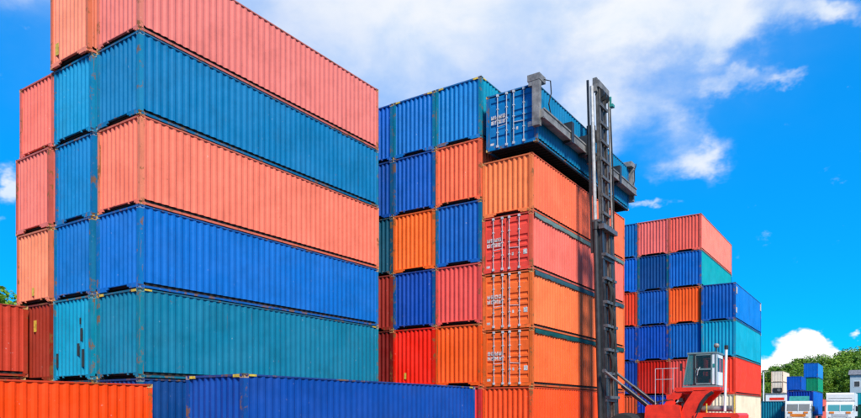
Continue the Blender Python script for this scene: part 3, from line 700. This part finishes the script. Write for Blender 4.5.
# white site cabin with a red band
cx_, cy_ = edge(785.5, 95); cb = Vector((cx_ + 2.5, cy_ + 1.25, 0))
sc = thing('site_cabin', 'white two storey site cabin with a red lettered band near its eaves', 'cabin', cb)
def cp(name, m, mat, parent=sc): return link(name, m.mesh(name, mat), parent)
cp('wall', MB().box(-2.5, -1.25, 0, 2.5, 1.25, 3.92), M_WPAINT); cp('roof', MB().box(-2.6, -1.35, 3.92, 2.6, 1.35, 4.05), M_GREY)
cp('red_band', MB().box(-2.53, -1.1, 3.05, -2.503, .75, 3.42), M_RED)
for y in (-.7, .5): w = cp('window', MB().box(-2.54, y - .4, 1.2, -2.503, y + .4, 2.1), M_WPAINT); cp('pane', MB().box(-2.55, y - .34, 1.26, -2.541, y + .34, 2.04), M_GLASS_D, w)

def wheels(t, xs, w, r=.48):
    for x in xs:
        for s in (-1, 1):
            wl = link('wheel', MB().tube([(x, s * (w / 2 - .18) - .08, r), (x, s * (w / 2 - .18) + .08, r)], r * .5, 12).mesh('wheel', M_GREY), t)
            link('tyre', MB().tube([(x, s * (w / 2 - .18) - .15, r), (x, s * (w / 2 - .18) - .12, r), (x, s * (w / 2 - .18) + .12, r), (x, s * (w / 2 - .18) + .15, r)], [r * .6, r, r, r * .6], 18).mesh('tyre', M_RUBBER), wl)
def truck(label, px, d, roof, w=2.36, visor=None, glassmat=M_GLASS_D, lens=M_ORANGE, grille=M_ORANGE, length=8.5):
    p = at(px, d); t = thing('truck', label, 'truck', (p.x, p.y, 0))
    b = w / 2
    def tp(n, m, mat, parent=t): return link(n, m.mesh(n, mat), parent)
    cabp = tp('cab', MB().prism([(0, .55), (-.02, 1.45), (.22, roof - .12), (.45, roof), (1.75, roof), (1.75, .55)], 'y', -b, b), M_WPAINT)
    zw0, zw1 = 1.52, roof - .30
    def xf(z): return -.02 + .24 * (z - 1.45) / (roof - .12 - 1.45)
    tp('windscreen', MB().prism([(xf(zw0) - .012, zw0), (xf(zw1) - .012, zw1), (xf(zw1) + .02, zw1), (xf(zw0) + .02, zw0)], 'y', -b + .14, b - .14), glassmat, cabp)
    tp('centre_post', MB().beam((xf(zw0) - .02, 0, zw0), (xf(zw1) - .02, 0, zw1), .05, .05), M_WPAINT, cabp)
    for s in (-1, 1):
        tp('side_window', MB().box(.4, s * b - .008, 1.5, 1.3, s * b + .008, roof - .28), M_GLASS_D, cabp)
        tp('headlight', MB().box(-.05, s * (b - .42) - .2, .78, .03, s * (b - .42) + .2, .98), M_ZINC, cabp)
        tp('marker_lamp', MB().box(-.06, s * (b - .48) - .2, 1.3, .02, s * (b - .48) + .2, 1.48), lens, cabp)
        mr = tp('mirror', MB().box(-.12, s * (b + .22) - .1, 1.5, -.06, s * (b + .22) + .1, 2.0), M_DARK, cabp)
        tp('mirror_arm', MB().tube([(.1, s * b, 2.05), (-.08, s * (b + .22), 2.0)], .02, 6), M_DARK, mr)
    tp('grille', MB().box(-.045, -.7, .95, .02, .7, 1.25), grille, cabp)
    tp('bumper', MB().box(-.15, -b - .02, .38, .12, b + .02, .72), M_GREY)
    tp('chassis', MB().box(.3, -.45, .62, length, .45, .95), M_BLACK)
    if visor: tp('air_deflector', MB().prism([(.5, roof + .005), (.95, roof + .52), (1.1, roof + .52), (1.1, roof + .005)], 'y', -b + .25, b - .3), visor)
    wheels(t, (.95, length - 2.2, length - 1.0), w); return t, p
t1, p1 = truck('white cab truck with a teal air deflector carrying a blue container', 798, 70, 2.56, visor=M_TEALP, length=14.2)
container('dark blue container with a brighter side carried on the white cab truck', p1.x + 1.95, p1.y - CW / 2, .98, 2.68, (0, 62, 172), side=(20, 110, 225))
t2, p2 = truck('white box truck with a blue green windscreen and orange front lamps', 840, 67, 2.45, glassmat=M_GLASS_T, length=8.2, grille=M_ZINC)
bx = link('cargo_box', MB().prism([(.55, 2.48), (.42, 2.62), (.40, 3.20), (.52, 3.34), (8.0, 3.34), (8.0, 1.0), (1.85, 1.0), (1.85, 2.48)], 'y', -1.2, 1.2).mesh('cargo_box', M_WPAINT), t2)
link('corner_trim', MB().box(.44, -1.215, 2.5, .6, -1.2, 3.36).box(.44, 1.2, 2.5, .6, 1.215, 3.36).box(.6, -1.2, 3.342, 7.9, -1.12, 3.37).mesh('corner_trim', M_ZINC), bx)
link('box_line', MB().box(.398, -1.0, 2.78, .41, 1.0, 2.82).mesh('box_line', M_GREY), bx)

# light pole behind the far block
lp = at(763.5, 104); po = thing('light_pole', 'slender white light pole standing beyond the far block', 'light pole', lp)
link('pole', MB().tube([(0, 0, 0), (0, 0, 7.6)], [.13, .09], 10).mesh('pole', M_WPAINT), po)
link('lamp_head', MB().box(-.7, -.14, 7.55, .15, .14, 7.7).mesh('lamp_head', M_GREY), po)

# pale building among the trees
bp_ = at(878, 172); bd = thing('building', 'pale blue grey building half hidden among the trees', 'building', bp_)
M_BLD = plain('pale_render', (.34, .42, .46), .8, 0, .1, .4)
link('wall', MB().box(0, -6, 0, 8, 6, 10.8).mesh('wall', M_BLD), bd); link('roof', MB().prism([(-.5, 10.8), (8.5, 10.8), (4, 12.2)], 'y', -6.4, 6.4).mesh('roof', M_GREY), bd)
for z in (1.2, 4.4, 7.6):
    for y in (-4.5, -1.5, 1.5, 4.5):
        w = link('window', MB().box(-.06, y - .7, z, -.005, y + .7, z + 1.6).mesh('window', M_WPAINT), bd)
        link('pane', MB().box(-.08, y - .6, z + .1, -.062, y + .6, z + 1.5).mesh('pane', M_GLASS_D), w)

# ------------------------------------------------------------------ trees
def tree_meshes(seed, H, rad, n_cl, n_lf, leaf, mat):
    rnd = random.Random(seed); tr = MB(); th = H * .42
    tr.tube([(0, 0, 0), (.1, .05, th * .5), (-.05, .1, th), (0, 0, H * .75)], [H * .03, H * .023, H * .018, H * .006], 8)
    cl = []
    for i in range(n_cl):
        a = rnd.uniform(0, 6.283); u = rnd.random() ** .45; zz = rnd.uniform(-1, 1); rr = math.sqrt(max(0, 1 - zz * zz)) * rad * u
        c = Vector((math.cos(a) * rr, math.sin(a) * rr, H * .62 + zz * H * .33 * (.55 + .45 * u))); cl.append((c, rad * rnd.uniform(.24, .46)))
        if i % 4 == 0: tr.tube([(0, 0, th * rnd.uniform(.7, 1.25)), tuple(c * .55 + Vector((0, 0, th * .45))), tuple(c)], [H * .011, H * .007, H * .003], 6)
    lv = MB()
    for c, r in cl:
        for j in range(n_lf):
            d = Vector((rnd.gauss(0, 1), rnd.gauss(0, 1), rnd.gauss(.25, 1))).normalized(); p = c + Vector((d.x, d.y, d.z * .75)) * r * rnd.random() ** .3
            nrm = (d + Vector((rnd.uniform(-.8, .8), rnd.uniform(-.8, .8), rnd.uniform(-.3, 1)))).normalized(); a = nrm.orthogonal().normalized(); b = nrm.cross(a)
            t = rnd.uniform(0, 6.283); a, b = a * math.cos(t) + b * math.sin(t), b * math.cos(t) - a * math.sin(t); s = leaf * rnd.uniform(.55, 1.25); i = len(lv.v)
            lv.v += [tuple(p - a * s), tuple(p + b * s * .5), tuple(p + a * s), tuple(p - b * s * .5)]; lv.f.append((i, i + 1, i + 2, i + 3))
    return tr.mesh('trunk', M_BARK), lv.mesh('crown', mat, fix=False)
VAR = [tree_meshes(20 + i, 14.0, 4.6, 46, 125, .31, (M_LEAF, M_LEAF2, M_LEAF, M_LEAF2)[i]) for i in range(4)]
def tree(label, px, d, topz, v, rot, wide=1.0, group='trees beyond the yard'):
    p = at(px, d); t = thing('tree', label, 'tree', p, group); s = topz / 13.6; t.scale = (s * wide, s * wide, s); t.rotation_euler.z = rot
    link('trunk', VAR[v][0], t); link('crown', VAR[v][1], t)
rnd = random.Random(5)
def skyline(px):
    pts = [(740, 378), (765, 371), (780, 366), (800, 361), (815, 357), (830, 356), (845, 353), (861, 350), (900, 344), (960, 342)]
    for (a, ya), (b, yb) in zip(pts, pts[1:]):
        if a <= px <= b: return ya + (yb - ya) * (px - a) / (b - a)
    return 360
LTREE = 'broad leafy tree in the dense row beyond the yard'
px = 748; i = 0
while px < 925:
    d = 225 + rnd.uniform(-8, 12)
    tree('tall leafy tree at the back of the trees beyond the yard', px, d, zat(skyline(px) + rnd.uniform(-2.5, 3), d), i % 4, rnd.uniform(0, 6), 1.0); px += rnd.uniform(8.5, 11.5); i += 1
px = 753
while px < 925:
    d = 196 + rnd.uniform(-6, 8)
    tree('leafy tree at the front of the trees beyond the yard', px, d, zat(skyline(px) + rnd.uniform(8, 15), d), (i * 3 + 1) % 4, rnd.uniform(0, 6), 1.1); px += rnd.uniform(10, 14); i += 1
p = at(-8, 74); t = thing('tree', 'yellow green tree rising behind the weathered maroon container', 'tree', p); s = zat(289, 74) / 13.6; t.scale = (s, s, s)
link('trunk', VAR[1][0], t); link('crown', VAR[1][1], t)
